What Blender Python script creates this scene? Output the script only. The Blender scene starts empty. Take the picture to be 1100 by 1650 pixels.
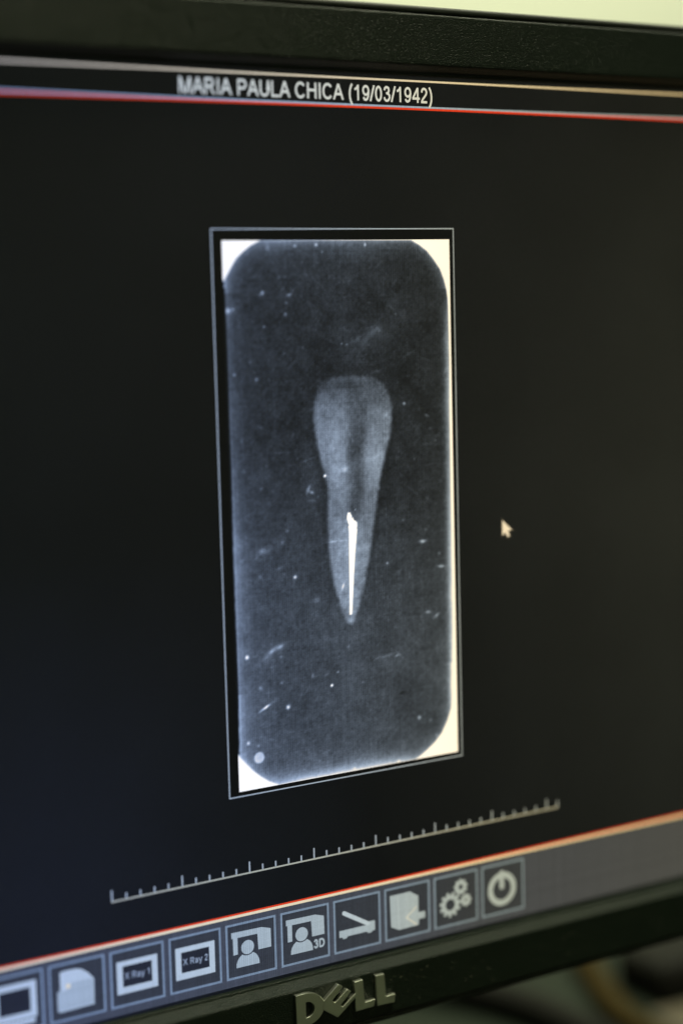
import bpy, bmesh, math, random
import numpy as np
from mathutils import Matrix, Vector
from mathutils.geometry import tessellate_polygon

# ------------------------------------------------------------------ camera, light, exposure
scene = bpy.context.scene
ZC = 0.30                      # height of the middle of the screen above the desk (m)
cam_data = bpy.data.cameras.new('camera')
cam = bpy.data.objects.new('camera', cam_data)
scene.collection.objects.link(cam)
# camera axes (right, up, back) in world space; position in metres
_R = [[0.8556, 0.0840, -0.5108], [0, 0, 0], [0, 0, 0]]
yaw, pitch, roll = -0.5442, -0.1199, -0.0249
cy, sy, cp, sp_, cr, sr = math.cos(yaw), math.sin(yaw), math.cos(pitch), math.sin(pitch), math.cos(roll), math.sin(roll)
Ry = Matrix(((cy, 0, sy), (0, 1, 0), (-sy, 0, cy)))
Rx = Matrix(((1, 0, 0), (0, cp, -sp_), (0, sp_, cp)))
Rz = Matrix(((cr, -sr, 0), (sr, cr, 0), (0, 0, 1)))
swap = Matrix(((1, 0, 0), (0, 0, -1), (0, 1, 0)))
cam.matrix_world = Matrix.Translation((-0.3002, -0.4948, 0.0756 + ZC)) @ (swap @ Ry @ Rx @ Rz).to_4x4()
cam_data.sensor_fit = 'VERTICAL'
cam_data.sensor_height = 36.0
cam_data.sensor_width = 36.0
cam_data.lens = 2851.66 / 1650 * 36.0
cam_data.clip_start = 0.02
cam_data.clip_end = 50
cam_data.dof.use_dof = True
cam_data.dof.focus_distance = 0.584
cam_data.dof.aperture_fstop = 2.6
cam_data.dof.aperture_blades = 0
scene.camera = cam

world = bpy.data.worlds.new('World')
scene.world = world
world.use_nodes = True
world.node_tree.nodes['Background'].inputs[0].default_value = (0.55, 0.62, 0.42, 1)
world.node_tree.nodes['Background'].inputs[1].default_value = 0.03

def area(name, loc, target, sx, sy_, power, color):
    l = bpy.data.lights.new(name, 'AREA')
    l.shape = 'RECTANGLE'; l.size = sx; l.size_y = sy_; l.energy = power; l.color = color
    o = bpy.data.objects.new(name, l)
    scene.collection.objects.link(o)
    o.location = loc
    o.rotation_euler = (Vector(target) - Vector(loc)).to_track_quat('-Z', 'Y').to_euler()
    return o
area('ceiling_lamp', (0.22, -0.30, 1.75), (0.22, -0.29, 0.3), 0.5, 0.35, 26, (1.0, 1.0, 0.70))
area('wall_fill', (0.9, 0.5, 1.9), (1.3, 1.3, 0.7), 1.2, 0.3, 30, (1.0, 1.0, 0.76))  # added fill, unseen, only brightens the wall behind the monitor

scene.view_settings.view_transform = 'Standard'
scene.view_settings.look = 'None'
scene.view_settings.exposure = 0
scene.view_settings.gamma = 1

# ------------------------------------------------------------------ node helpers
def lin(c):
    return tuple(((v / 255) / 12.92 if v / 255 <= 0.04045 else ((v / 255 + 0.055) / 1.055) ** 2.4) for v in c)

def N(nt, kind, **kw):
    n = nt.nodes.new(kind)
    for k, v in kw.items():
        if k.startswith('i_'):
            n.inputs[int(k[2:])].default_value = v
        else:
            setattr(n, k, v)
    return n

def panel_group():
    """Twisted-nematic colour cast and backlight leak, with room reflection haze painted in; pixel columns."""
    g = bpy.data.node_groups.new('lcd_panel', 'ShaderNodeTree')
    g.interface.new_socket('Tint', in_out='OUTPUT', socket_type='NodeSocketColor')
    g.interface.new_socket('Leak', in_out='OUTPUT', socket_type='NodeSocketColor')
    g.interface.new_socket('Grain', in_out='OUTPUT', socket_type='NodeSocketFloat')
    out = g.nodes.new('NodeGroupOutput')
    L = g.links
    geo = N(g, 'ShaderNodeNewGeometry')
    sep = N(g, 'ShaderNodeSeparateXYZ')
    L.new(geo.outputs['Position'], sep.inputs[0])
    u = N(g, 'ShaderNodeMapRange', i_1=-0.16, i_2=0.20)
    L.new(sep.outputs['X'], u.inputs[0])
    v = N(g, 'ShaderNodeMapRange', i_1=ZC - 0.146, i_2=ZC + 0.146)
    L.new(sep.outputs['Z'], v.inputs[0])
    r = N(g, 'ShaderNodeValToRGB')
    cr_ = r.color_ramp
    stops = [(-110, (0.80, 0.95, 1.42)), (-40, (0.86, 0.98, 1.24)), (0, (0.94, 1.0, 1.08)), (50, (1.04, 1.0, 0.82)), (150, (1.10, 1.0, 0.70))]
    while len(cr_.elements) < len(stops):
        cr_.elements.new(0.5)
    for e, (x, c) in zip(cr_.elements, stops):
        e.position = (x / 1000 + 0.16) / 0.36
        e.color = (*c, 1)
    L.new(u.outputs[0], r.inputs[0])
    L.new(r.outputs[0], out.inputs['Tint'])
    def ramp(stops):
        q = N(g, 'ShaderNodeValToRGB')
        while len(q.color_ramp.elements) < len(stops):
            q.color_ramp.elements.new(0.5)
        for e, (x, c) in zip(q.color_ramp.elements, stops):
            e.position = (x / 1000 + 0.16) / 0.36
            e.color = (*lin(c), 1)
        L.new(u.outputs[0], q.inputs[0])
        return q
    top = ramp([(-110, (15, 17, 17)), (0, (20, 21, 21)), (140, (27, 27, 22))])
    mid = ramp([(-110, (12, 15, 18)), (0, (14, 15, 16)), (140, (35, 35, 29))])  # black level: leak plus room reflection haze painted warm towards the right
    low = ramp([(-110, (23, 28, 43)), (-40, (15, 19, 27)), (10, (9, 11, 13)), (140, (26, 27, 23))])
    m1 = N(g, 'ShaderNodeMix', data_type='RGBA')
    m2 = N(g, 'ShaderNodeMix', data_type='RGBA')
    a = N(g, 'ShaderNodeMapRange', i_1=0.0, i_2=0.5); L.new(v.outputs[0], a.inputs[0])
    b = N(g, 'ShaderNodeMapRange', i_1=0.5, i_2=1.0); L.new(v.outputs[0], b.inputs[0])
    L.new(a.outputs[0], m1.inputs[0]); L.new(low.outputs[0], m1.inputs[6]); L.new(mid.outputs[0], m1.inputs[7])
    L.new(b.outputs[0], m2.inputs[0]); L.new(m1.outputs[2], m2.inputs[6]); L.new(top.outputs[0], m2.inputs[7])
    # antiglare sparkle
    vs = N(g, 'ShaderNodeVectorMath', operation='SCALE'); vs.inputs[3].default_value = 1 / 0.00021
    L.new(geo.outputs['Position'], vs.inputs[0])
    fl = N(g, 'ShaderNodeVectorMath', operation='FLOOR'); L.new(vs.outputs[0], fl.inputs[0])
    w3 = N(g, 'ShaderNodeTexWhiteNoise', noise_dimensions='3D'); L.new(fl.outputs[0], w3.inputs[0])
    spk = N(g, 'ShaderNodeMapRange', i_3=0.72, i_4=1.28); L.new(w3.outputs[0], spk.inputs[0])
    cl = N(g, 'ShaderNodeNewGeometry')
    big = N(g, 'ShaderNodeTexNoise'); big.inputs['Scale'].default_value = 18; big.inputs['Detail'].default_value = 3
    L.new(geo.outputs['Position'], big.inputs['Vector'])
    bm_ = N(g, 'ShaderNodeMapRange', i_1=0.3, i_2=0.7, i_3=0.88, i_4=1.12); L.new(big.outputs[0], bm_.inputs[0])
    mm = N(g, 'ShaderNodeMath', operation='MULTIPLY'); L.new(spk.outputs[0], mm.inputs[0]); L.new(bm_.outputs[0], mm.inputs[1])
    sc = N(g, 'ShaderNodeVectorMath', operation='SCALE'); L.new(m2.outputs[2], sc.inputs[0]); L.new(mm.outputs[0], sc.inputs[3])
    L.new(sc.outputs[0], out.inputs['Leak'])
    # pixel columns and rows, 0.282 mm apart
    def cells(sock, pitch, lo, hi):
        d = N(g, 'ShaderNodeMath', operation='DIVIDE', i_1=pitch); L.new(sock, d.inputs[0])
        f = N(g, 'ShaderNodeMath', operation='FLOOR'); L.new(d.outputs[0], f.inputs[0])
        w = N(g, 'ShaderNodeTexWhiteNoise', noise_dimensions='1D'); L.new(f.outputs[0], w.inputs['W'])
        mr = N(g, 'ShaderNodeMapRange', i_3=lo, i_4=hi); L.new(w.outputs[0], mr.inputs[0])
        return mr
    cx_ = cells(sep.outputs['X'], 0.000282, 0.88, 1.12)
    cz_ = cells(sep.outputs['Z'], 0.000282, 0.93, 1.07)
    fx_ = N(g, 'ShaderNodeMath', operation='MULTIPLY', i_1=2 * math.pi / 0.00074); L.new(sep.outputs['X'], fx_.inputs[0])
    si_ = N(g, 'ShaderNodeMath', operation='SINE'); L.new(fx_.outputs[0], si_.inputs[0])
    nz_ = N(g, 'ShaderNodeTexNoise'); nz_.inputs['Scale'].default_value = 40; nz_.inputs['Detail'].default_value = 2; L.new(geo.outputs['Position'], nz_.inputs['Vector'])
    am_ = N(g, 'ShaderNodeMapRange', i_1=0.38, i_2=0.62, i_3=0.04, i_4=0.34); L.new(nz_.outputs[0], am_.inputs[0])
    pr_ = N(g, 'ShaderNodeMath', operation='MULTIPLY_ADD', i_2=1.0); L.new(si_.outputs[0], pr_.inputs[0]); L.new(am_.outputs[0], pr_.inputs[1])
    cm_ = N(g, 'ShaderNodeMath', operation='MULTIPLY'); L.new(pr_.outputs[0], cm_.inputs[0]); L.new(cx_.outputs[0], cm_.inputs[1])
    cx_ = cm_
    m = N(g, 'ShaderNodeMath', operation='MULTIPLY'); L.new(cx_.outputs[0], m.inputs[0]); L.new(cz_.outputs[0], m.inputs[1])
    m3 = N(g, 'ShaderNodeMath', operation='MULTIPLY'); L.new(m.outputs[0], m3.inputs[0])
    sp2 = N(g, 'ShaderNodeMapRange', i_3=0.88, i_4=1.12); L.new(w3.outputs[0], sp2.inputs[0])
    L.new(sp2.outputs[0], m3.inputs[1])
    L.new(m3.outputs[0], out.inputs['Grain'])
    return g
PANEL = panel_group()

def lcd(name, rgb, grain=True, attribute=None, gain=1.0):
    """A lit area of the display."""
    m = bpy.data.materials.new(name); m.use_nodes = True
    nt = m.node_tree; b = nt.nodes['Principled BSDF']; L = nt.links
    b.inputs['Base Color'].default_value = (0.006, 0.006, 0.006, 1)
    b.inputs['Roughness'].default_value = 0.38
    b.inputs['Specular IOR Level'].default_value = 0.18
    g = nt.nodes.new('ShaderNodeGroup'); g.node_tree = PANEL
    if attribute:
        src = nt.nodes.new('ShaderNodeAttribute'); src.attribute_name = attribute; sock = src.outputs['Color']
    else:
        src = nt.nodes.new('ShaderNodeRGB'); src.outputs[0].default_value = (*[c * gain for c in lin(rgb)], 1); sock = src.outputs[0]
    mul = N(nt, 'ShaderNodeVectorMath', operation='MULTIPLY'); L.new(sock, mul.inputs[0]); L.new(g.outputs['Tint'], mul.inputs[1])
    last = mul.outputs[0]
    if grain:
        s = N(nt, 'ShaderNodeVectorMath', operation='SCALE'); L.new(last, s.inputs[0])
        le = N(nt, 'ShaderNodeVectorMath', operation='LENGTH'); L.new(last, le.inputs[0])
        sat = N(nt, 'ShaderNodeMapRange', i_1=0.1, i_2=1.5, i_3=1.0, i_4=0.0); L.new(le.outputs['Value'], sat.inputs[0])
        mg = N(nt, 'ShaderNodeMix', data_type='FLOAT'); L.new(sat.outputs[0], mg.inputs[0]); mg.inputs[2].default_value = 1.0; L.new(g.outputs['Grain'], mg.inputs[3])
        L.new(mg.outputs[0], s.inputs[3]); last = s.outputs[0]
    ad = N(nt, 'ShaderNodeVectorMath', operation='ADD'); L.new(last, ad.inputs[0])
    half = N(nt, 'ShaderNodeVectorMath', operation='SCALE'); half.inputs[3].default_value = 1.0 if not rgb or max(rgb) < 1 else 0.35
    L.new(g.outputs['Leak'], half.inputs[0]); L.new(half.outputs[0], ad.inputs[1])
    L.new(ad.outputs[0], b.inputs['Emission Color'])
    b.inputs['Emission Strength'].default_value = 1.0
    return m

def plain(name, rgb, rough=0.5, metal=0.0, bump=None, spec=0.5, vary=0.15, vscale=30):
    m = bpy.data.materials.new(name); m.use_nodes = True
    nt = m.node_tree; b = nt.nodes['Principled BSDF']; L = nt.links
    b.inputs['Roughness'].default_value = rough; b.inputs['Metallic'].default_value = metal
    b.inputs['Specular IOR Level'].default_value = spec
    tc = N(nt, 'ShaderNodeNewGeometry')
    no = N(nt, 'ShaderNodeTexNoise'); no.inputs['Scale'].default_value = vscale; no.inputs['Detail'].default_value = 5
    L.new(tc.outputs['Position'], no.inputs['Vector'])
    mx = N(nt, 'ShaderNodeMix', data_type='RGBA')
    mx.inputs[6].default_value = (*[c * (1 - vary) for c in rgb], 1); mx.inputs[7].default_value = (*[c * (1 + vary) for c in rgb], 1)
    L.new(no.outputs[0], mx.inputs[0]); L.new(mx.outputs[2], b.inputs['Base Color'])
    if bump:
        for i, (sc_, dist, kind) in enumerate(bump):
            if kind == 'v':
                t = N(nt, 'ShaderNodeTexVoronoi', feature='SMOOTH_F1'); t.inputs['Scale'].default_value = sc_
            else:
                t = N(nt, 'ShaderNodeTexNoise'); t.inputs['Scale'].default_value = sc_; t.inputs['Detail'].default_value = 4
            L.new(tc.outputs['Position'], t.inputs['Vector'])
            bp = N(nt, 'ShaderNodeBump'); bp.inputs['Strength'].default_value = 1.0; bp.inputs['Distance'].default_value = dist
            L.new(t.outputs[0], bp.inputs['Height'])
            if i: L.new(prev.outputs[0], bp.inputs['Normal'])
            prev = bp
        L.new(prev.outputs[0], b.inputs['Normal'])
    return m

M_BEZEL = plain('textured_black_plastic', (0.0062, 0.0125, 0.0072), 0.38, bump=[(2100, 0.00042, 'n'), (4200, 0.00006, 'v')], spec=0.36)
M_RIM = plain('smooth_black_plastic', (0.010, 0.013, 0.010), 0.5)
M_BACK = plain('matt_black_plastic', (0.012, 0.012, 0.011), 0.55, bump=[(900, 0.0001, 'n')])
M_METAL = plain('brushed_nickel', (0.62, 0.64, 0.55), 0.38, metal=1.0, bump=[(3000, 0.00001, 'n')])
M_WALL = plain('pale_wall_paint', (0.80, 0.84, 0.68), 0.8, bump=[(120, 0.0006, 'n')], vary=0.02, vscale=3)
M_DESK = plain('grey_green_laminate', (0.018, 0.025, 0.018), 0.7, spec=0.15, vary=0.25, vscale=9)
M_TAN = plain('tan_cable_jacket', (0.045, 0.031, 0.009), 0.9, spec=0.1)
M_BUFF = plain('buff_card', (0.12, 0.105, 0.08), 0.9, spec=0.1)
M_BLACKC = plain('black_rubber', (0.007, 0.007, 0.006), 0.7, spec=0.2)
M_PALE = plain('pale_plastic', (0.62, 0.56, 0.47), 0.5)
M_DUST = plain('pale_dust', (0.13, 0.13, 0.095), 0.9)

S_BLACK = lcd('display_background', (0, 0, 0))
def s_mat(name, rgb, **k): return lcd(name, rgb, **k)
S_TITLE = s_mat('display_title_white', (215, 212, 196))
S_LINE_TOP = s_mat('display_cream_line', (225, 205, 170))
S_GREYLINE = s_mat('display_grey_blue_line', (150, 165, 178))
S_RED = s_mat('display_red_line', (226, 62, 28))
S_CREAM = s_mat('display_pale_line', (238, 216, 174))
S_BAR = s_mat('display_toolbar_grey', (69, 71, 77))
S_BTN = s_mat('display_button_dark', (54, 56, 60))
S_BTNLINE = s_mat('display_button_outline', (124, 137, 147))
S_ICON = s_mat('display_icon_grey', (168, 176, 174))
S_ICON2 = s_mat('display_icon_light', (188, 195, 192))
S_DARK = s_mat('display_icon_dark', (35, 37, 44))
S_ICONTXT = s_mat('display_icon_lettering', (150, 158, 165))
S_FRAME = s_mat('display_thin_frame', (164, 170, 172))
S_TICK = s_mat('display_tick', (158, 163, 163))
S_ARROW = s_mat('display_arrow_edge', (212, 204, 182))
S_MARGIN = lcd('display_film_margin', (3, 3, 3))
S_FILM = lcd('display_xray_film', None, attribute='film_tone')
S_RULER = s_mat('display_ruler', (176, 172, 152))
S_CURSOR = s_mat('display_cursor', (245, 228, 205))
S_CURSORLINE = s_mat('display_cursor_outline', (60, 56, 50))

# outlines on the screen and on the bezel, millimetres from the middle of the screen content (x right, z up)
FOLDER = [(-106.21,-127.96),(-104.36,-127.73),(-101.01,-127.83),(-99.0,-128.28),(-96.71,-130.11),(-94.93,-132.32),(-95.13,-140.51),(-106.64,-140.73),(-107.28,-140.09),(-107.24,-134.23),(-106.3,-133.47)]
SCANNER_HOOD = [(-46.72,-128.07),(-35.55,-128.28),(-32.16,-129.34),(-32.1,-135.6),(-36.87,-135.6),(-37.14,-130.18),(-44.48,-130.09),(-44.49,-135.66),(-46.18,-135.7),(-46.23,-130.03),(-46.72,-130.03)]
TORSO = [(-45.14,-140.16),(-44.97,-138.48),(-44.16,-136.94),(-42.82,-136.2),(-40.96,-136.78),(-39.05,-136.16),(-37.75,-136.8),(-36.86,-138.55),(-36.54,-140.29)]
SCANNER_BASE = [(-5.94,-136.06),(4.68,-136.13),(5.9,-134.99),(8.28,-135.14),(8.28,-138.39),(7.19,-138.58),(6.78,-139.12),(5.39,-138.89),(5.01,-138.29),(-2.68,-138.38),(-3.1,-139.16),(-4.47,-139.04),(-4.65,-138.55),(-5.81,-138.41)]
PAGES = [(14.49,-127.92),(23.01,-127.91),(23.81,-128.66),(26.15,-130.02),(26.07,-140.45),(18.21,-140.63),(17.21,-140.28),(16.61,-139.87),(15.81,-139.52),(14.81,-139.07)]
ARROW = [(20.95,-136.9),(25.1,-134.58),(25.89,-135.98),(28.77,-136.05),(28.84,-138.37),(26.24,-138.36),(26.19,-140.48),(24.77,-139.83)]
FILM = [(-28.02,94.51),(28.63,94.26),(31.8,92.67),(34.88,90.64),(37.43,87.91),(39.99,84.65),(41.5,81.17),(42.49,77.69),(42.86,75.08),(43.0,71.59),(43.13,62.87),(43.16,54.12),(42.88,39.42),(42.82,6.64),(42.74,-35.28),(42.34,-48.44),(41.96,-61.51),(41.45,-65.82),(39.8,-69.97),(37.37,-74.0),(34.45,-76.84),(31.3,-78.99),(28.69,-80.54),(26.11,-81.66),(-27.07,-81.76),(-30.81,-80.0),(-33.76,-77.93),(-36.68,-75.43),(-39.08,-72.79),(-40.75,-70.96),(-41.93,-69.43),(-41.06,-52.18),(-41.16,-34.46),(-41.35,-19.25),(-41.29,1.94),(-41.01,22.93),(-41.25,35.46),(-40.98,49.26),(-41.15,69.56),(-41.27,82.46),(-38.95,86.04),(-37.01,88.84),(-34.64,90.83),(-31.8,92.83)]
TOOTH = [(-9.46,45.59),(-6.63,49.26),(-2.48,50.54),(4.43,50.65),(11.41,49.94),(16.31,47.63),(18.71,44.22),(19.8,39.36),(19.36,33.37),(17.91,26.82),(15.58,19.73),(14.0,13.8),(12.35,5.46),(10.67,-4.1),(9.02,-12.45),(7.03,-20.17),(5.08,-26.66),(3.2,-30.71),(1.75,-32.07),(0.02,-30.65),(-1.94,-25.87),(-3.86,-19.61),(-5.37,-12.22),(-6.2,-4.94),(-6.07,4.01),(-5.72,11.13),(-5.9,16.5),(-8.12,22.58),(-9.61,29.76),(-10.41,36.86),(-10.29,40.95)]
PULP = [(3.0,49.12),(6.48,48.97),(9.73,39.9),(9.19,32.76),(7.95,26.26),(7.58,17.9),(7.11,8.31),(5.18,2.44),(3.08,2.62),(1.71,8.75),(2.47,18.27),(2.36,26.63),(2.93,34.32),(2.4,40.28)]
FILLING = [(1.42,5.77),(2.61,5.79),(3.45,3.49),(5.31,2.13),(5.26,0.02),(4.16,-8.94),(3.34,-17.95),(2.47,-28.8),(1.13,-28.77),(1.48,-11.7),(1.64,1.25),(1.0,3.41)]
CRUMB = [(3.87,5.87),(4.96,6.98),(5.16,6.54),(4.21,5.54)]
SPECKS = [(-28.12,77.98,0.66,0.69,0,90),(-29.08,77.39,0.47,0.43,0,40),(-18.22,77.29,1.33,0.43,18,60),(-19.5,74.73,0.66,0.43,0,35),(-19.95,71.12,0.66,0.6,0,60),(-27.78,67.35,0.47,0.43,0,55),(-40.58,72.7,1.04,0.86,0,90),(-38.73,73.14,0.57,0.43,0,50),(-15.72,92.73,0.66,0.52,0,60),(-7.88,93.02,0.57,0.52,0,90),(-5.76,90.82,0.57,0.34,0,35),(-21.83,82.97,0.57,0.52,0,30),(-19.47,82.94,0.57,0.43,0,25),(-39.01,52.64,0.57,0.52,0,50),(-31.17,50.74,0.66,0.52,0,60),(-33.31,56.28,0.66,0.34,0,30),(-20.74,58.68,0.57,0.34,0,30),(-13.97,60.3,0.66,0.6,0,25),(-25.77,91.98,0.85,1.03,0,30),(10.65,92.92,0.47,0.6,0,90),(21.96,70.17,0.43,0.39,0,35),(12.63,63.83,2.85,1.29,35,22),(14.7,65.47,1.42,0.95,0,25),(6.04,61.92,1.42,0.6,25,25),(2.77,60.77,0.47,0.26,0,40),(0.79,61.04,0.24,0.22,0,50),(25.84,49.61,0.85,0.34,0,20),(24.58,40.58,0.47,0.34,0,40),(-37.6,-38.09,0.59,0.63,0,170),(-25.3,-36.21,1.29,0.63,25,60),(-28.36,-37.17,2.97,0.81,28,38),(-33.37,-37.65,2.47,0.45,20,14),(-30.93,-39.3,1.24,0.45,20,25),(-25.16,-39.5,0.69,0.45,0,38),(-33.01,-48.84,0.69,0.72,0,45),(-25.19,-48.11,0.59,0.45,0,40),(-30.98,-55.22,2.57,0.4,27,120),(-23.03,-56.44,0.69,0.72,0,140),(-38.1,-66.22,0.54,0.63,0,90),(-34.41,-67.69,0.59,0.45,0,45),(-6.24,-51.5,0.49,0.45,0,200),(-3.75,-47.26,0.35,0.31,0,60),(-13.4,-47.21,0.25,0.81,0,40),(-8.22,-47.67,0.99,0.45,30,20),(0.7,-39.22,0.69,0.63,0,30),(1.73,-30.88,1.98,0.9,0,35),(-28.79,-42.48,0.59,0.36,0,20),(5.83,-52.03,0.45,0.33,0,40),(28.23,-67.4,0.64,0.58,0,100),(32.82,-68.95,0.73,0.66,0,30),(19.67,-44.69,0.91,0.37,20,45),(15.93,-44.21,2.72,0.41,8,18),(11.95,-44.56,1.81,0.33,20,14),(21.41,-45.12,2.72,0.41,-40,12),(35.27,-74.78,0.64,0.41,0,40),(14.88,-46.21,3.18,1.24,0,10),(19.51,-81.27,0.64,0.49,0,40),(1.84,-81.01,0.64,0.49,0,30),(-6.85,18.34,0.53,0.48,0,190),(-13.15,14.5,0.58,1.49,-30,60),(-12.09,13.34,1.35,0.52,-12,70),(-11.68,10.51,1.92,0.52,-10,16),(-19.04,-13.9,0.63,0.57,0,140),(-30.3,-4.39,2.89,1.09,15,32),(-33.26,-6.45,1.44,0.52,35,18),(-23.43,-2.25,0.67,0.7,0,35),(-21.59,1.45,0.67,0.52,0,30),(-24.18,-10.14,1.92,0.44,20,28),(-32.02,-12.56,0.67,0.61,0,28),(-23.03,-12.41,0.96,0.35,0,22),(-38.52,-6.57,0.67,0.44,0,22),(-39.31,-2.04,1.44,1.09,0,12),(-11.2,-22.36,1.2,1.09,0,30),(-0.97,-18.85,0.29,1.49,-25,60),(-29.89,35.42,1.15,0.35,-20,22),(-18.39,32.4,0.48,0.96,-30,22),(-30.57,15.84,0.48,0.44,0,30),(-37.16,31.46,0.38,1.31,0,22),(-13.25,23.96,2.89,0.31,15,14),(-2.56,-3.54,4.33,0.22,0,30),(-22.95,26.96,2.89,0.22,0,12),(0.65,19.97,1.44,0.87,0,45),(24.66,40.23,0.7,0.51,0,60),(33.61,35.89,1.12,0.45,-20,45),(36.94,27.25,0.35,0.32,0,40),(28.22,21.58,0.49,0.45,0,30),(23.24,1.19,0.49,0.45,0,35),(32.33,-2.88,0.56,0.51,0,25),(31.06,-6.71,1.26,0.57,0,110),(37.66,-11.42,0.49,0.51,0,45),(38.35,-15.99,1.33,0.38,-5,150),(16.58,-12.77,0.56,0.45,0,70),(32.62,-31.25,1.12,0.45,0,70),(36.0,-32.83,1.26,0.51,35,70),(29.68,-32.44,0.56,0.38,0,30),(35.07,31.4,0.7,0.64,0,20),(38.99,13.18,0.84,0.45,0,22),(17.48,36.91,1.12,0.76,0,30)]
CURSOR = [(64.6,-2.38),(64.34,-8.03),(65.77,-7.01),(66.82,-8.66),(67.99,-8.36),(67.27,-6.6),(68.87,-6.07)]
LETTER_D = [(-27.47,-151.7),(-24.0,-151.22),(-21.14,-151.52),(-18.7,-152.63),(-17.31,-154.26),(-16.54,-156.29),(-16.9,-158.62),(-18.03,-160.57),(-19.81,-161.81),(-21.89,-162.5),(-27.22,-162.68)]
LETTER_D_HOLE = [(-23.61,-154.62),(-21.85,-154.78),(-20.46,-156.11),(-20.44,-158.14),(-21.59,-159.53),(-23.65,-159.85)]
LETTER_E = [(-17.05,-155.54),(-11.18,-151.03),(-9.33,-152.2),(-13.5,-156.19),(-12.53,-157.05),(-7.69,-153.52),(-6.16,-154.54),(-10.4,-158.67),(-9.66,-159.21),(-4.37,-155.59),(-4.42,-157.27),(-11.6,-162.56),(-17.43,-158.41)]
LETTER_L1 = [(-4.77,-151.76),(-1.42,-151.59),(-0.79,-159.73),(3.41,-159.47),(2.82,-162.09),(-4.56,-162.22)]
LETTER_L2 = [(3.54,-151.4),(7.15,-151.54),(7.63,-159.7),(11.41,-159.44),(11.03,-162.51),(3.98,-162.25)]

# ------------------------------------------------------------------ builders
COL = scene.collection
def link(name, me, mat=None, parent=None):
    o = bpy.data.objects.new(name, me)
    COL.objects.link(o)
    if mat is not None and len(me.materials) == 0: me.materials.append(mat)
    if parent is not None: o.parent = parent
    return o

def mesh_from(name, verts, faces, mat, parent=None, smooth=False):
    me = bpy.data.meshes.new(name)
    me.from_pydata(verts, [], faces); me.update()
    if smooth:
        me.polygons.foreach_set('use_smooth', [True] * len(me.polygons))
    return link(name, me, mat, parent)

def P(x, z, h=0.0):            # mm on the screen, h mm in front of it -> local metres
    return Vector((x / 1000, -h / 1000, z / 1000))

def face_front(v, f):
    """wind every triangle so that it faces the viewer (-Y)"""
    out = []
    for a, b, c in f:
        n = (v[b] - v[a]).cross(v[c] - v[a])
        out.append((a, b, c) if n.y < 0 else (a, c, b))
    return out

def sheet(name, loops, h, mat, parent):
    """flat printed shape(s): list of polygons, each a list of loops (outline, holes...)"""
    verts, faces = [], []
    for poly in loops:
        ls = [[P(x, z, h) for x, z in lp] for lp in poly]
        flat = [p for lp in ls for p in lp]
        tri = tessellate_polygon([[Vector((p.x, p.z, 0)) for p in lp] for lp in ls])
        o = len(verts); verts += flat
        faces += face_front(verts, [(a + o, b + o, c + o) for a, b, c in tri])
    return mesh_from(name, verts, faces, mat, parent)

def rect(x0, z0, x1, z1): return [(x0, z0), (x1, z0), (x1, z1), (x0, z1)]
def ring(x0, z0, x1, z1, t): return [rect(x0, z0, x1, z1), rect(x0 + t, z0 + t, x1 - t, z1 - t)]
def circle(cx, cz, r, n=40, rz=None):
    return [(cx + r * math.cos(2 * math.pi * i / n), cz + (rz or r) * math.sin(2 * math.pi * i / n)) for i in range(n)]
def gear(cx, cz, ro, ri, hole, n, ph=0.0):
    pts = []
    for i in range(n):
        for d, r in ((-0.30, ri), (-0.20, ro), (0.20, ro), (0.30, ri)):
            a = 2 * math.pi * (i + d) / n + ph
            pts.append((cx + r * math.cos(a), cz + r * math.sin(a)))
    return [pts, circle(cx, cz, hole, 24)]

def _el(cx, cz, rx, rz, a0, a1, n=14):
    return [(cx + rx * math.cos(math.radians(a0 + (a1 - a0) * i / n)), cz + rz * math.sin(math.radians(a0 + (a1 - a0) * i / n))) for i in range(n + 1)]
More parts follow.
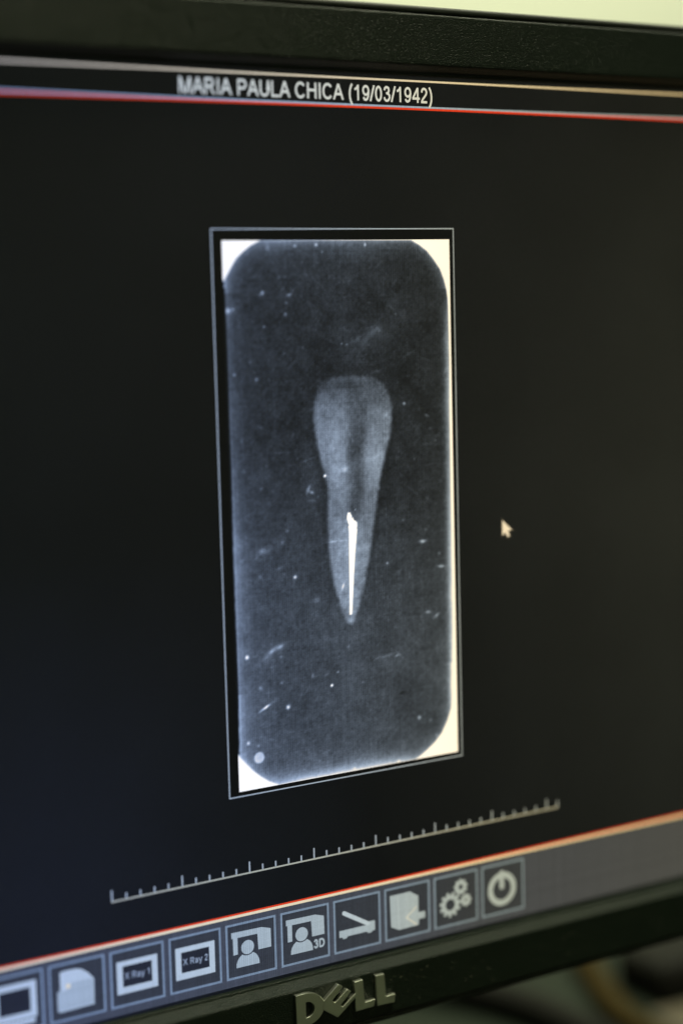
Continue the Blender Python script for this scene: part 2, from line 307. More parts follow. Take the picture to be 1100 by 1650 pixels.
# a plain grotesque alphabet as pen strokes: width and centre lines, in cap heights; diagonals are cut at cap line and base line
GLYPHS = {
 'M': (1.16, [[(.165, 0), (.165, 1)], [(.995, 0), (.995, 1)], [(.15, 1.12), (.60, -.12)], [(1.01, 1.12), (.56, -.12)]]),
 'A': (.93, [[(.04, -.06), (.50, 1.08)], [(.89, -.06), (.43, 1.08)], [(.21, .35), (.72, .35)]]),
 'R': (1.0, [[(.17, 0), (.17, 1)], [(.17, .932), (.56, .932)] + _el(.56, .71, .225, .222, 88, -88) + [(.17, .488)], [(.52, .50), (.90, -.08)]]),
 'I': (.387, [[(.195, 0), (.195, 1)]]),
 'P': (.93, [[(.17, 0), (.17, 1)], [(.17, .932), (.55, .932)] + _el(.55, .69, .235, .242, 88, -88) + [(.17, .448)]]),
 'U': (1.0, [[(.17, 1), (.17, .38)] + _el(.5, .38, .33, .315, 180, 360) + [(.83, .38), (.83, 1)]]),
 'L': (.775, [[(.165, 0), (.165, 1)], [(.17, .067), (.72, .067)]]),
 'C': (1.0, [_el(.51, .5, .385, .445, 38, 322, 24)]),
 'H': (1.0, [[(.17, 0), (.17, 1)], [(.83, 0), (.83, 1)], [(.2, .53), (.8, .53)]]),
 'D': (1.0, [[(.17, 0), (.17, 1)], [(.17, .932), (.45, .932)] + _el(.45, .5, .385, .432, 88, -88, 18) + [(.17, .068)]]),
 'X': (.93, [[(.02, -.06), (.87, 1.06)], [(.06, 1.06), (.91, -.06)]]),
 '(': (.464, [[(.39, 1.04), (.27, .86), (.19, .62), (.17, .38), (.19, .14), (.27, -.1), (.39, -.28)]]),
 ')': (.464, [[(.07, 1.04), (.19, .86), (.27, .62), (.29, .38), (.27, .14), (.19, -.1), (.07, -.28)]]),
 '/': (.387, [[(.02, -.02), (.37, 1.02)]]),
 '1': (.775, [[(.46, 0), (.46, 1)], [(.45, .93), (.36, .81), (.25, .74), (.15, .70)]]),
 '9': (.775, [_el(.385, .66, .245, .275, 0, 360, 22), [(.63, .70), (.635, .52), (.60, .30), (.52, .13), (.38, .06), (.25, .09), (.16, .22)]]),
 '0': (.775, [_el(.388, .49, .245, .44, 0, 360, 24)]),
 '3': (.775, [[(.16, .73), (.20, .86), (.30, .93), (.42, .93), (.53, .87), (.57, .74), (.53, .62), (.43, .55), (.31, .54)], [(.37, .54), (.52, .50), (.61, .41), (.62, .27), (.55, .13), (.42, .06), (.28, .07), (.18, .15), (.14, .28)]]),
 '4': (.775, [[(.54, 0), (.54, .99)], [(.04, .28), (.73, .28)], [(.07, .27), (.53, .95)]]),
 '2': (.775, [[(.14, .69), (.18, .84), (.28, .93), (.41, .935), (.54, .87), (.60, .73), (.56, .58), (.43, .43), (.25, .26), (.13, .08)], [(.07, .067), (.64, .067)]]),
 'a': (.775, [[(.14, .52), (.20, .63), (.34, .68), (.49, .65), (.57, .55), (.57, .14), (.64, .02)], [(.57, .42), (.40, .38), (.22, .33), (.14, .20), (.20, .08), (.33, .05), (.47, .10), (.57, .24)]]),
 'y': (.70, [[(.05, .74), (.37, -.02)], [(.65, .74), (.36, -.04), (.27, -.20), (.10, -.22)]]),
 ' ': (.387, []),
}
def clip_z(poly, lo, hi):
    for lim, sg in ((lo, 1), (hi, -1)):
        out = []
        for i in range(len(poly)):
            (x1, z1), (x2, z2) = poly[i - 1], poly[i]
            i1, i2 = sg * (z1 - lim) >= 0, sg * (z2 - lim) >= 0
            if i1 != i2:
                t = (lim - z1) / (z2 - z1); out.append((x1 + t * (x2 - x1), lim))
            if i2: out.append((x2, z2))
        poly = out
        if not poly: return []
    return poly
def text_sheet(name, s, x0, x1, z0, cap, h, mat, parent, weight=0.15, track=0.0):
    total = sum(GLYPHS[c][0] + track for c in s)
    verts, faces, pen, layer = [], [], 0.0, 0
    sx = (x1 - x0) / total
    for ch in s:
        adv, strokes = GLYPHS[ch]
        for st in strokes:
            layer = (layer + 1) % 8
            hh = h + 0.004 * layer
            left, right = [], []
            for i, p in enumerate(st):
                a = Vector(st[max(i - 1, 0)]); b = Vector(st[min(i + 1, len(st) - 1)]); q = Vector(p)
                d1 = (q - a).normalized() if i > 0 else (b - q).normalized()
                d2 = (b - q).normalized() if i < len(st) - 1 else d1
                t = (d1 + d2)
                t = t.normalized() if t.length > 1e-6 else d1
                n = Vector((-t.y, t.x)); k = weight / 2 / max(0.5, n.dot(Vector((-d1.y, d1.x))))
                left.append(q + n * k); right.append(q - n * k)
            for i in range(len(st) - 1):
                quad = [tuple(right[i]), tuple(right[i + 1]), tuple(left[i + 1]), tuple(left[i])]
                if len(st) == 2 and st[0][0] != st[1][0] and st[0][1] != st[1][1]:
                    quad = clip_z(quad, -0.02 if ch in '/y' else 0.0, 1.02 if ch == '/' else (0.73 if ch == 'y' else 1.0))
                if len(quad) < 3: continue
                o = len(verts)
                verts += [P(x0 + (pen + x) * sx, z0 + z * cap, hh) for x, z in quad]
                area2 = sum(quad[m - 1][0] * quad[m][1] - quad[m][0] * quad[m - 1][1] for m in range(len(quad)))
                idx = list(range(o, o + len(quad)))
                faces.append(idx if area2 > 0 else idx[::-1])
        pen += adv + track
    return mesh_from(name, verts, faces, mat, parent)

def tag(o, label=None, cat=None, group=None, kind=None):
    if label: o['label'] = label
    if cat: o['category'] = cat
    if group: o['group'] = group
    if kind: o['kind'] = kind
    return o

# ------------------------------------------------------------------ the room: wall, desk
def box(name, lo, hi, mat, parent=None, bevel=0.0):
    bm = bmesh.new(); bmesh.ops.create_cube(bm, size=1)
    for v in bm.verts:
        v.co = Vector([lo[i] + (v.co[i] + 0.5) * (hi[i] - lo[i]) for i in range(3)])
    if bevel: bmesh.ops.bevel(bm, geom=list(bm.edges), offset=bevel, segments=3, profile=0.5, affect='EDGES')
    me = bpy.data.meshes.new(name); bm.to_mesh(me); bm.free()
    return link(name, me, mat, parent)

wall = tag(box('wall', (-2.5, 1.30, -0.75), (3.5, 1.40, 2.6), M_WALL), kind='structure')
tag(box('wall', (-2.5, -2.8, -0.75), (3.5, -2.7, 2.6), M_WALL), kind='structure')
floor = tag(box('floor', (-2.5, -2.5, -0.80), (3.5, 1.30, -0.75), plain('grey_floor', (0.04, 0.04, 0.035), 0.5)), kind='structure')
ZD = 0.0
desk = bpy.data.objects.new('desk', None); COL.objects.link(desk); desk.location = (0.1, 0.1, -0.75)
tag(desk, 'grey green desk top blurred behind and below the black monitor', 'desk')
box('desk_top', (-0.9, -0.42, 0.72), (0.9, 0.60, 0.75), M_DESK, desk, 0.004)
for sx in (-1, 1):
    for sy2 in (-0.36, 0.54):
        box('leg', (sx * 0.84 - 0.025, sy2 - 0.025, 0.0), (sx * 0.84 + 0.025, sy2 + 0.025, 0.72), M_BACK, desk)

# ------------------------------------------------------------------ the monitor
CX = -8.0                      # the middle of the monitor in content millimetres
monitor = bpy.data.objects.new('monitor', None); COL.objects.link(monitor); monitor.location = (0, 0, ZC)
tag(monitor, 'black desktop monitor showing a tooth x-ray above a row of tool buttons', 'monitor')
HX, HZ = 237.0, 147.4          # half size of the lit panel

def sweep(name, prof, mat, smooth=True):
    """carry a profile [(outward mm, height mm)] round the panel, mitred corners"""
    verts, faces = [], []
    n = len(prof)
    # subdivide the long sides so the sheen stays even
    for d, h in prof:
        for sx, sz in ((-1, -1), (1, -1), (1, 1), (-1, 1)):
            verts.append(P(CX + sx * (HX + d), sz * (HZ + d), h))
    for i in range(n - 1):
        for k in range(4):
            a, b = i * 4 + k, i * 4 + (k + 1) % 4
            faces.append((a, b, b + 4, a + 4))
    o = mesh_from(name, verts, faces, mat, monitor)
    bm = bmesh.new(); bm.from_mesh(o.data); bmesh.ops.recalc_face_normals(bm, faces=bm.faces)
    # outward = towards viewer for the front face
    bm.to_mesh(o.data); bm.free()
    return o

def arc(cx, cz, r, a0, a1, n):
    return [(cx + r * math.cos(math.radians(a0 + (a1 - a0) * i / n)), cz + r * math.sin(math.radians(a0 + (a1 - a0) * i / n))) for i in range(n + 1)]
prof = [(0.1, -0.6), (0.15, 1.5), (0.5, 1.8), (1.0, 1.95), (1.25, 2.2), (1.6, 3.0), (2.3, 4.5), (2.7, 5.4), (3.0, 5.85), (3.4, 6.08), (4.2, 6.12)]
prof +=  [(5.0, 6.12)] + [(12.0, 6.15), (18.6, 6.2)] + arc(18.6, 5.5, 0.7, 90, 0, 4) + [(19.3, 4.2)]
sweep('front_bezel', prof, M_BEZEL)
sweep('rim', [(19.25, 4.0), (19.75, 4.0)] + arc(20.6, 4.2, 0.8, 180, 90, 4) + arc(20.8, 3.6, 1.4, 90, 0, 5) + [(22.2, -6.0), (21.4, -14.0), (12.0, -17.0)], M_RIM)

# back housing: stepped shell
def shell(name, levels, mat):
    verts, faces = [], []
    for (ox, oz, h) in levels:
        for sx, sz in ((-1, -1), (1, -1), (1, 1), (-1, 1)):
            verts.append(P(CX + sx * (HX + ox), sz * (HZ + oz), h))
    for i in range(len(levels) - 1):
        for k in range(4):
            a, b = i * 4 + k, i * 4 + (k + 1) % 4
            faces.append((a, a + 4, b + 4, b))
    e = (len(levels) - 1) * 4
    faces.append((e + 3, e + 2, e + 1, e))
    return mesh_from(name, verts, faces, mat, monitor)
shell('back_housing', [(13, 13, -16.5), (8, 8, -24), (-60, -40, -44), (-70, -48, -52)], M_BACK)
# stand: neck and foot, standing on the desk
nb = bmesh.new()
def bbox_bm(bm, lo, hi):
    r = bmesh.ops.create_cube(bm, size=1)
    for v in r['verts']:
        v.co = Vector([lo[i] + (v.co[i] + 0.5) * (hi[i] - lo[i]) for i in range(3)])
box('stand_neck', (-0.045, 0.050, 0.012 - ZC), (0.030, 0.078, 0.02), M_BACK, monitor, 0.006)
box('stand_foot', (-0.128, -0.050, 0.0 - ZC), (0.112, 0.140, 0.014 - ZC), M_BACK, monitor, 0.005)

# the lit panel
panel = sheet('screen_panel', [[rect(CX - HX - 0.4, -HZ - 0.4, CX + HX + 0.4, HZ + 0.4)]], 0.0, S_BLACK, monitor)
XL, XR = CX - HX, CX + HX
sheet('top_line', [[rect(XL, 145.75, XR, 146.35)]], 0.1, S_LINE_TOP, monitor)
sheet('title_underline', [[rect(XL, 137.36, XR, 137.95)]], 0.1, S_GREYLINE, monitor)
sheet('red_line', [[rect(XL, 136.68, XR, 137.34)]], 0.1, S_RED, monitor)
text_sheet('title_text', 'MARIA PAULA CHICA (19/03/1942)', -55.2, 38.6, 139.05, 4.95, 0.15, S_TITLE, monitor)

# toolbar
bar = sheet('toolbar', [[rect(XL, -146.4, XR, -123.42)]], 0.1, S_BAR, monitor)
sheet('toolbar_red_line', [[rect(XL, -122.50, XR, -121.92)]], 0.12, S_RED, bar)
sheet('toolbar_pale_line', [[rect(XL, -123.4, XR, -122.52)]], 0.12, S_CREAM, bar)
BW, PITCH, BT, BB = 18.62, 20.37, -125.18, -143.8
def button(k):
    x = -48.78 + (k - 5) * PITCH
    b = sheet('tool_button', [[rect(x + 0.3, BB + 0.3, x + BW - 0.3, BT - 0.3)]], 0.2, S_BTN, monitor)
    sheet('button_outline', [ring(x, BB, x + BW, BT, 0.72)], 0.3, S_BTNLINE, b)
    return x, b
def shift(pts, dx, dz=0): return [(x + dx, z + dz) for x, z in pts]

# first button: screen on a foot
x, b = button(1)
sheet('screen_icon', [ring(x + 2.2, -139.8, x + 16.28, -128.2, 2.0), [rect(x + 3.0, -141.6, x + 15.6, -140.1)]], 0.3, S_ICON2, b)
sheet('icon_screen', [[rect(x + 4.2, -137.8, x + 14.28, -130.2)]], 0.26, S_DARK, b)
# second: folder holding a page
x, b = button(2)
sheet('page_icon', [[[(-106.2, -127.96), (-104.4, -127.7), (-101.0, -127.8), (-99.0, -128.3), (-96.7, -130.1), (-94.95, -132.3), (-94.97, -133.4), (-102.2, -133.2), (-104.6, -135.3), (-106.25, -134.6)]]], 0.3, S_ICON2, b)
sheet('folder_icon', [[[(-107.24, -134.23), (-106.3, -133.6), (-104.7, -134.4), (-102.4, -131.9), (-94.95, -132.1), (-95.1, -140.5), (-106.6, -140.75), (-107.3, -140.1)]]], 0.34, S_ICON, b)
sheet('folder_highlight', [[circle(-103.6, -132.8, 0.8, 14)]], 0.36, S_CREAM, b)
# third and fourth: screens with lettering
for k, s in ((3, 'X Ray 1'), (4, 'X Ray 2')):
    x, b = button(k)
    sheet('screen_icon', [[rect(x + 2.25, -139.65, x + 16.25, -129.0), rect(x + 4.25, -137.5, x + 14.3, -130.7)]], 0.3, S_ICON2, b)
    sheet('icon_screen', [[rect(x + 4.25, -137.5, x + 14.3, -130.7)]], 0.26, S_DARK, b)
    text_sheet('icon_lettering', s, x + 4.85, x + 13.9, -135.05, 2.1, 0.34, S_ICONTXT, b, weight=0.17, track=0.03)
# fifth and sixth: patient under a panoramic scanner
for k in (5, 6):
    x, b = button(k); dx = (k - 5) * PITCH
    sheet('scanner_icon', [[shift(SCANNER_HOOD, dx)]], 0.3, S_ICON, b)
    sheet('patient_icon', [[shift(circle(-40.86, -133.94, 2.38, 28), dx)], [shift([(-45.14, -140.2), (-45.05, -138.9), (-44.7, -137.9), (-44.0, -136.9), (-42.95, -136.05), (-42.0, -136.55), (-40.9, -136.72), (-39.8, -136.5), (-38.85, -136.0), (-37.8, -136.8), (-37.1, -137.8), (-36.75, -138.8), (-36.6, -140.25)], dx)]], 0.3, S_ICON, b)
    if k == 6:
        text_sheet('icon_lettering', '3D', -16.0, -11.5, -139.85, 2.9, 0.34, S_ICON, b, weight=0.24, track=0.05)
# seventh: flatbed scanner with its lid up
x, b = button(7)
sheet('scanner_lid_icon', [[[(-4.7, -130.2), (-4.45, -129.6), (-3.9, -129.4), (-3.3, -129.7), (6.4, -135.4), (6.0, -136.3), (4.9, -136.2), (-4.3, -130.8)]]], 0.34, S_ICON2, b)
sheet('flatbed_icon', [[[(-5.9, -136.08), (4.68, -136.1), (5.9, -134.99), (8.28, -135.1), (8.28, -138.45), (7.3, -138.55), (6.8, -139.1), (5.4, -139.05), (4.95, -138.45), (-2.68, -138.45), (-3.1, -139.1), (-4.45, -139.1), (-4.8, -138.5), (-5.9, -138.45)]]], 0.3, S_ICON, b)
# eighth: pages with an arrow
x, b = button(8)
sheet('page_icon', [[PAGES]], 0.3, S_ICON, b)
sheet('page_fold', [[[(17.65, -128.6), (17.95, -128.6), (18.15, -140.5), (17.85, -140.5)]]], 0.33, S_ICON2, b)
sheet('arrow_icon', [[[(21.0, -136.85), (25.0, -134.0), (25.6, -134.3), (25.8, -135.95), (28.8, -136.0), (28.85, -138.4), (26.2, -138.4), (26.1, -140.3), (25.4, -140.2)]]], 0.36, S_ICON, b)
sheet('arrow_outline', [[[(20.7, -136.85), (25.2, -133.6), (25.5, -134.0), (21.4, -136.85), (25.4, -139.9), (25.1, -140.35)]]], 0.38, S_ARROW, b)
# ninth: gears
x, b = button(9)
sheet('gears_icon', [gear(39.5, -136.1, 4.55, 3.6, 2.0, 11, 0.1), gear(44.05, -130.5, 2.95, 2.4, 0.95, 9, 0.2), gear(46.2, -135.6, 2.4, 1.9, 0.45, 8, 0.0)], 0.3, S_ICON, b)
# tenth: power
x, b = button(10)
sheet('power_icon', [[circle(61.95, -134.7, 6.15, 44), circle(61.95, -134.7, 4.0, 36)], [[(60.9, -128.3), (61.9, -127.9), (62.9, -128.3), (62.9, -134.3), (62.4, -134.9), (61.4, -134.9), (60.9, -134.3)]]], 0.3, S_ICON, b)

# ruler
T0, TP = -87.75, 4.864
ruler = sheet('ruler', [[rect(T0 - 0.3, -109.5, T0 + 36 * TP + 0.3, -108.98)]], 0.1, S_RULER, monitor)
for i in range(37):
    t = 3.5 if (i % 5 == 0 ) else (1.9 if i < 36 else 2.2)
    sheet('tick_mark', [[rect(T0 + i * TP - 0.28, -108.96, T0 + i * TP + 0.28, -109.0 + t)]], 0.1, S_TICK, ruler)

# cursor
cur = sheet('cursor', [[[(64.45, -2.5), (64.4, -7.8), (65.7, -6.7), (66.6, -8.5), (67.5, -8.1), (66.8, -6.25), (68.5, -6.15)]]], 0.2, S_CURSOR, monitor)
sheet('cursor_outline', [[[(64.0, -1.4), (63.9, -8.7), (65.6, -7.3), (66.5, -9.3), (68.4, -8.6), (67.5, -6.7), (69.8, -6.5)]]], 0.15, S_CURSORLINE, cur)

# ------------------------------------------------------------------ the x-ray picture
FX0, FX1, FZ0, FZ1 = -45.7, 45.9, -83.55, 98.25
frame = sheet('xray_picture', [[rect(FX0, FZ0, FX1, FZ1)]], 0.08, S_MARGIN, monitor)
sheet('picture_frame', [[rect(FX0, FZ0, FX1, FZ1), rect(FX0 + .38, FZ0 + .38, FX1 - .38, FZ1 - .38)]], 0.14, S_FRAME, frame)
IX0, IX1, IZ0, IZ1 = -41.95, 44.0, -81.8, 94.5
NX, NZ = 250, 512
xs = np.linspace(IX0, IX1, NX + 1); zs = np.linspace(IZ0, IZ1, NZ + 1)
GX, GZ = np.meshgrid(xs, zs)
def sdist(poly, X, Z):
    """signed distance (mm), positive inside"""
    p = np.array(poly); q = np.roll(p, -1, 0)
    d = np.full(X.shape, 1e9); ins = np.zeros(X.shape, bool)
    for (x1, z1), (x2, z2) in zip(p, q):
        ex, ez = x2 - x1, z2 - z1
        t = np.clip(((X - x1) * ex + (Z - z1) * ez) / (ex * ex + ez * ez + 1e-12), 0, 1)
        d = np.minimum(d, np.hypot(X - x1 - t * ex, Z - z1 - t * ez))
        c = ((z1 > Z) != (z2 > Z))
        with np.errstate(divide='ignore', invalid='ignore'):
            ins ^= c & (X < (x2 - x1) * (Z - z1) / (z2 - z1) + x1)
    return np.where(ins, d, -d)
rng = np.random.default_rng(7)
def vnoise(cell):
    """smooth random field with features about `cell` mm"""
    nx, nz = int((IX1 - IX0) / cell) + 3, int((IZ1 - IZ0) / cell) + 3
    g = rng.standard_normal((nz, nx))
    fx, fz = (GX - IX0) / cell, (GZ - IZ0) / cell
    ix, iz = fx.astype(int), fz.astype(int)
    tx, tz = fx - ix, fz - iz
    tx = tx * tx * (3 - 2 * tx); tz = tz * tz * (3 - 2 * tz)
    return (g[iz, ix] * (1 - tx) + g[iz, ix + 1] * tx) * (1 - tz) + (g[iz + 1, ix] * (1 - tx) + g[iz + 1, ix + 1] * tx) * tz
def sm(a, b, x):
    t = np.clip((x - a) / (b - a), 0, 1); return t * t * (3 - 2 * t)
def smooth_poly(p, n=2):
    p = np.array(p, float)
    for _ in range(n):
        q = np.roll(p, -1, 0)
        p = np.stack([0.75 * p + 0.25 * q, 0.25 * p + 0.75 * q], 1).reshape(-1, 2)
    return p
dF = sdist(FILM, GX, GZ)
V = (94.5 - GZ) / 176.3                       # 0 top .. 1 bottom
U = (GX - IX0) / (IX1 - IX0)
tone = 35 + 26 * sm(0.30, 0.80, V) - 7 * sm(0.5, 0.9, U) * (1 - sm(0.5, 0.9, V)) + 6 * (1 - U) * sm(0.4, 0.6, V)
tone += 7 * np.exp(-((V - 0.02) / 0.10) ** 2) + 4 * (1 - U)
d = np.clip(dF, 0, None)
left = GX - (-41.2)
tone += (30 + 34 * np.exp(-((GZ + 5) / 26) ** 2) + 20 * sm(0.6, 0.95, V)) * np.exp(-np.clip(left, 0, None) / 4.2)
tone += 22 * np.exp(-np.clip(94.3 - GZ, 0, None) / 3.0)
tone += (84 * np.exp(-np.clip(GZ + 81.8, 0, None) / 2.6) + 22 * np.exp(-np.clip(GZ + 81.8, 0, None) / 8)) * np.exp(-((GX + 2) / 30) ** 4)
right = 43.0 - GX
tone += (115 * np.exp(-(np.clip(right, 0, None) / 2.0) ** 2) + 12 * np.exp(-np.clip(right, 0, None) / 4)) * sm(82, 60, GZ) * (0.8 + 0.35 * sm(0.3, 0.7, V)) * sm(-79, -58, GZ)
tone += 66 * np.exp(-d / 1.9) * np.where((GZ < -50) | (GZ > 78), 1, 0.25)
# broad clouds, grain and brush-like streaks
tone += 4.2 * vnoise(11) + 3.4 * vnoise(4.2) + 2.4 * vnoise(1.9)
for (cx_, cz_, rx_, rz_, ang, amp) in ((14, 64, 7, 3.2, 30, 13), (-27, -37, 6, 2.2, 25, 14), (-29, -5, 8, 6, 0, 10), (-30, -56, 5, 4, 0, 8), (17, -47, 9, 4, 0, 7), (2, -33, 8, 5, 0, 8)):
    a = math.radians(ang); dx = GX - cx_; dz = GZ - cz_
    tone += amp * np.exp(-((dx * math.cos(a) + dz * math.sin(a)) / rx_) ** 2 - ((-dx * math.sin(a) + dz * math.cos(a)) / rz_) ** 2) * (1 + 0.3 * vnoise(1.6))
tone += 4.4 * vnoise(0.9) + 4.2 * vnoise(0.5)
# the tooth
dT = sdist(smooth_poly(TOOTH), GX, GZ); dP = sdist(smooth_poly(PULP), GX, GZ)
inT = sm(-1.0, 1.0, dT + 0.12 * vnoise(1.5))
body = 36 + 40 * sm(50, 36, GZ) + 8 * np.exp(-((GZ - 24) / 9) ** 2) - 6 * sm(10, -30, GZ) - 16 * sm(-20, -32, GZ) - 10 * np.exp(-((GZ - 9) / 5) ** 2)
body += 24 * np.exp(-((GX + 1.5) / 4.2) ** 2) * np.exp(-((GZ - 26) / 11) ** 2)
body += 24 * np.exp(-((GX - 13.5) / 3.4) ** 2) * np.exp(-((GZ - 24) / 12) ** 2)
body -= 42 * sm(-2.4, 2.0, dP) * sm(46, 28, GZ) + 9 * sm(-3, 2, dP) * sm(50, 44, GZ)
body += 20 * np.exp(-(((GX - 1) / 4.2) ** 2 + ((GZ + 10) / 20) ** 2))
tone += inT * (body + 5 * vnoise(1.1) + 6 * vnoise(3.0))
tone -= 9 * np.exp(-((dT + 1.3) / 1.2) ** 2) * (1 - inT) * sm(45, 10, GZ) * sm(-25, 0, GZ)
# dust marks and scratches of the scanned film
for (sx_, sz_, rx_, rz_, ang, amp) in SPECKS:
    a = math.radians(ang); dx = GX - sx_; dz = GZ - sz_
    u_ = (dx * math.cos(a) + dz * math.sin(a)) / max(rx_, .45); v_ = (-dx * math.sin(a) + dz * math.cos(a)) / max(rz_, .36)
    q = np.exp(-(u_ * u_ + v_ * v_) * 1.1)
    if rx_ > 1.3: q *= 1.0 + 0.4 * vnoise(1.2)
    tone += 1.3 * amp * np.clip(q, 0, None)
rs = random.Random(5)
for i in range(260):
    cx_, cz_ = rs.uniform(-40, 42), rs.uniform(-80, 93)
    a = rs.uniform(-0.9, 1.1); L_ = rs.uniform(0.5, 3.2) if rs.random() < .45 else .45; w_ = rs.uniform(.3, .5)
    amp = rs.uniform(5, 18)
    i0, i1 = np.searchsorted(xs, (cx_ - 7, cx_ + 7)); j0, j1 = np.searchsorted(zs, (cz_ - 7, cz_ + 7))
    sx_ = GX[j0:j1, i0:i1] - cx_; sz_ = GZ[j0:j1, i0:i1] - cz_
    u_ = (sx_ * math.cos(a) + sz_ * math.sin(a)) / L_; v_ = (-sx_ * math.sin(a) + sz_ * math.cos(a)) / w_
    tone[j0:j1, i0:i1] += amp * np.exp(-(u_ * u_ + v_ * v_))
# round bubble at the lower left, dark fleck at the lower right
tone += 112 * sm(0.5, -0.3, np.hypot(GX + 34.3, GZ + 71.6) - 1.75)
tone -= 30 * np.clip(np.exp(-(((GX - 21.2) / 1.3) ** 2 + ((GZ + 57.9 - 0.2 * (GX - 21.2)) / 0.42) ** 2)), 0, 1)
# filling
dG = np.maximum(sdist(FILLING, GX, GZ), sdist(CRUMB, GX, GZ) - 0.1)
dG += 0.16 * vnoise(0.7) * sm(-4, 4, GZ)
g_ = sm(-0.10, 0.42, dG)
tone = tone * (1 - g_) + 272 * g_
# paper corners and margins
white = ((GX > 0) | (GZ > 80) | (GZ < -68))
wm = sm(0.25, -0.35, dF)
tone = tone * (1 - wm) + np.where(white, 262, 9) * wm
lm_ = (sm(-41.0, -41.7, GX + 0.15 * vnoise(1.5)) * sm(82.6, 81.2, GZ) * sm(-70.0, -68.6, GZ))
tone = tone * (1 - lm_) + 8 * lm_
tone = np.clip(tone, 3, 275)
lt = np.where(tone / 255 <= 0.04045, tone / 255 / 12.92, ((tone / 255 + 0.055) / 1.055) ** 2.4)
wh = sm(170, 240, tone)
col = np.stack([lt * (0.85 + 0.27 * wh), lt * (1.0 + 0.0 * wh), lt * (1.22 - 0.37 * wh), np.ones_like(lt)], -1)
fxc = (xs[:-1] + xs[1:]) / 2; fzc = (zs[:-1] + zs[1:]) / 2
FXX, FZZ = np.meshgrid(fxc, fzc)
mT = sdist(smooth_poly(TOOTH), FXX, FZZ) > 0
mG = np.maximum(sdist(FILLING, FXX, FZZ), sdist(CRUMB, FXX, FZZ)) > 0
dFc = sdist(FILM, FXX, FZZ)
mW = (dFc < 0) & ((FXX > 0) | (FZZ > 80) | (FZZ < -68))
def cut(name, mask, parent, label=None):
    jj, ii = np.nonzero(mask)
    a = jj * (NX + 1) + ii
    quads = np.stack([a, a + 1, a + NX + 2, a + NX + 1], 1)
    used, inv = np.unique(quads, return_inverse=True)
    inv = inv.reshape(quads.shape)
    me = bpy.data.meshes.new(name)
    co = np.zeros((len(used), 3), np.float32)
    co[:, 0] = GX.ravel()[used] / 1000; co[:, 2] = GZ.ravel()[used] / 1000; co[:, 1] = -0.14 / 1000
    me.vertices.add(len(used)); me.vertices.foreach_set('co', co.ravel())
    me.loops.add(inv.size); me.loops.foreach_set('vertex_index', inv.ravel().astype(np.int32))
    me.polygons.add(len(quads)); me.polygons.foreach_set('loop_start', np.arange(0, inv.size, 4, dtype=np.int32))
    me.update(calc_edges=True)
    at = me.color_attributes.new('film_tone', 'FLOAT_COLOR', 'POINT')
    at.data.foreach_set('color', col.reshape(-1, 4)[used].astype(np.float32).ravel())
    o = link(name, me, S_FILM, parent)
    if label: o['label'] = label
    return o
cut('film', ~mT & ~mG & ~mW, frame)
cut('tooth', mT & ~mG, frame, 'pale long single-rooted tooth, crown up')
cut('root_filling', mG, frame, 'bright white root filling')
cut('film_corner', mW, frame, 'bright cream corners and right edge')

# ------------------------------------------------------------------ maker's letters on the bezel
def letter(loops, parent, h0=6.0, h1=7.5, name='logo_letter'):
    bm = bmesh.new()
    ls = [[P(x, z, h1) for x, z in lp] for lp in loops]
    flat = [p for lp in ls for p in lp]
    tri = face_front(flat, tessellate_polygon([[Vector((p.x, p.z, 0)) for p in lp] for lp in ls]))
    vf = [bm.verts.new(p) for p in flat]
    vb = [bm.verts.new((p.x, -h0 / 1000, p.z)) for p in flat]
    for t in tri: bm.faces.new([vf[i] for i in t])
    o = 0
    for lp in ls:
        n = len(lp)
        for i in range(n):
            a, b_ = o + i, o + (i + 1) % n
            bm.faces.new((vf[a], vf[b_], vb[b_], vb[a]))
        o += n
    bmesh.ops.recalc_face_normals(bm, faces=bm.faces)
    bmesh.ops.dissolve_limit(bm, angle_limit=0.01, verts=bm.verts, edges=bm.edges)
    me = bpy.data.meshes.new(name); bm.to_mesh(me); bm.free()
    ob = link(name, me, M_METAL, parent)
    md = ob.modifiers.new('edge', 'BEVEL'); md.width = 0.00028; md.segments = 3; md.limit_method = 'ANGLE'; md.angle_limit = math.radians(40)
    return ob
def round_d(pts): return pts
outer = [(-27.45, -151.45)] + [(-24.0, -151.35)] + [(-24.0 + 7.4 * math.sin(a), -157.0 + 5.65 * math.cos(a)) for a in [math.radians(t) for t in range(10, 180, 10)]] + [(-24.0, -162.65), (-27.3, -162.65)]
hole = [(-23.7, -154.45)] + [(-23.3 + 2.9 * math.sin(a), -157.1 + 2.65 * math.cos(a)) for a in [math.radians(t) for t in range(10, 180, 15)]] + [(-23.7, -159.8)]
letter([outer, hole], monitor)
letter([LETTER_E], monitor, h1=7.6)
letter([LETTER_L1], monitor)
letter([LETTER_L2], monitor)

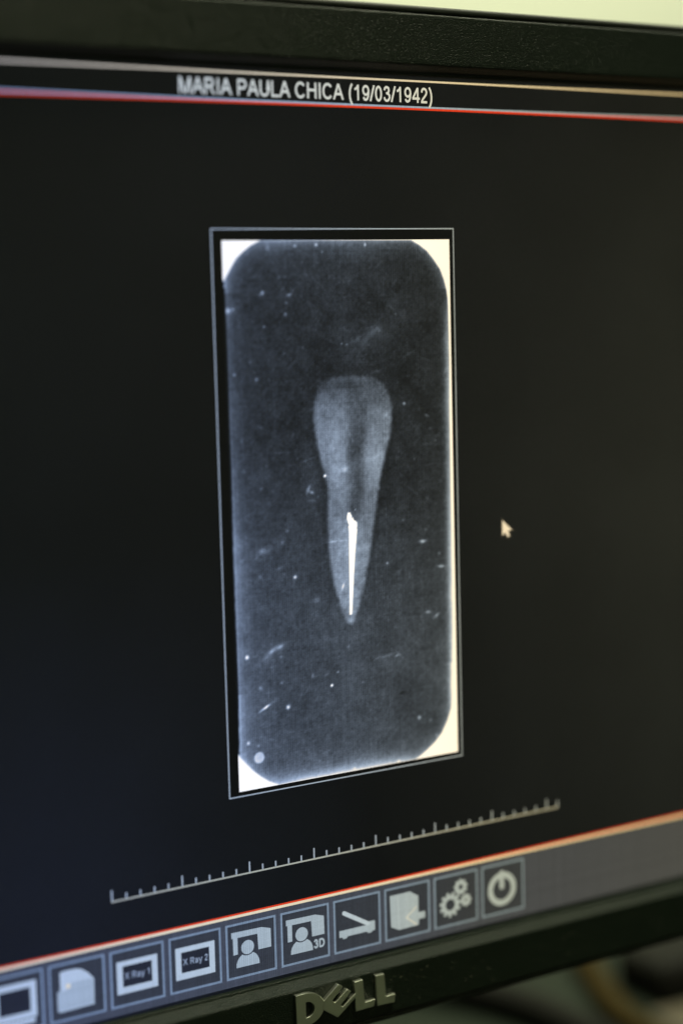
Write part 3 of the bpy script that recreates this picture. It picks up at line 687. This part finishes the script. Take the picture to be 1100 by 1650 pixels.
# dust and lint on the lower bezel
dv, df = [], []
rs = random.Random(11)
for i in range(150):
    x_, z_ = rs.uniform(-60, 150), rs.uniform(-165, -153.5)
    if i < 45: x_, z_ = rs.gauss(14, 9), rs.gauss(-155, 2.2)
    if not -165.4 < z_ < -153.2: continue
    r_ = rs.choice((0.06, 0.09, 0.13, 0.2)); l_ = r_ * rs.choice((1, 1.3, 3.5)); a = rs.uniform(-.6, .6)
    o_ = len(dv)
    for s, t in ((-1, -.4), (-.3, -1), (1, -.3), (.4, 1)):
        u_, v_ = s * l_, t * r_
        dv.append(P(x_ + u_ * math.cos(a) - v_ * math.sin(a), z_ + u_ * math.sin(a) + v_ * math.cos(a), 6.26))
    dv.append(P(x_, z_, 6.34))
    for k in range(4): df.append((o_ + k, o_ + (k + 1) % 4, o_ + 4))
tag(mesh_from('dust', dv, df, M_DUST, monitor), kind='stuff')

# ------------------------------------------------------------------ things on the desk behind, far out of focus
def tube(name, pts, r, mat, parent=None, n=12):
    cu = bpy.data.curves.new(name, 'CURVE'); cu.dimensions = '3D'; cu.bevel_depth = r; cu.bevel_resolution = 4; cu.use_fill_caps = True
    sp = cu.splines.new('NURBS'); sp.points.add(len(pts) - 1)
    for p, q in zip(sp.points, pts): p.co = (*q, 1)
    sp.use_endpoint_u = True; sp.order_u = 4
    tmp = bpy.data.objects.new('t', cu); COL.objects.link(tmp)
    dg = bpy.context.evaluated_depsgraph_get(); dg.update()
    me = bpy.data.meshes.new_from_object(tmp.evaluated_get(dg)); me.name = name
    bpy.data.objects.remove(tmp); me.materials.clear()
    me.polygons.foreach_set('use_smooth', [True] * len(me.polygons))
    return link(name, me, mat, parent)
tag(tube('cable', [(0.40, 0.36, 0.007), (0.345, 0.315, 0.007), (0.308, 0.266, 0.007), (0.293, 0.234, 0.007), (0.280, 0.208, 0.007), (0.269, 0.183, 0.007), (0.262, 0.150, 0.007), (0.262, 0.05, 0.007)], 0.0066, M_TAN),
    'tan cable curving down beside the black pouch under the monitor', 'cable')
tag(tube('cable', [(0.10, 0.40, 0.009), (0.17, 0.32, 0.009), (0.205, 0.275, 0.009), (0.222, 0.244, 0.009), (0.233, 0.215, 0.009), (0.238, 0.18, 0.009), (0.236, 0.12, 0.009), (0.22, 0.02, 0.009)], 0.0088, M_BLACKC),
    'thick black cable lying across the desk left of the tan cable', 'cable')
def pouch():
    bm = bmesh.new(); bmesh.ops.create_cube(bm, size=1)
    for v in bm.verts: v.co = Vector((v.co.x * 0.11, v.co.y * 0.040, (v.co.z + 0.5) * 0.023))
    bmesh.ops.bevel(bm, geom=[e for e in bm.edges], offset=0.006, segments=4, profile=0.5, affect='EDGES')
    me = bpy.data.meshes.new('pouch'); bm.to_mesh(me); bm.free()
    me.polygons.foreach_set('use_smooth', [True] * len(me.polygons))
    o = link('pouch', me, M_BLACKC); o.location = (0.356, 0.206, 0.0)
    return o
tag(pouch(), 'black rounded pouch on the desk at the lower right under the monitor', 'pouch')
cd = box('card', (-0.10, -0.15, 0), (0.10, 0.0, 0.0006), M_BUFF); cd.location = (0.392, 0.176, 0.0); cd.rotation_euler[2] = math.radians(-6)
tag(cd, 'pale buff card lying on the desk in front of the black pouch', 'card')
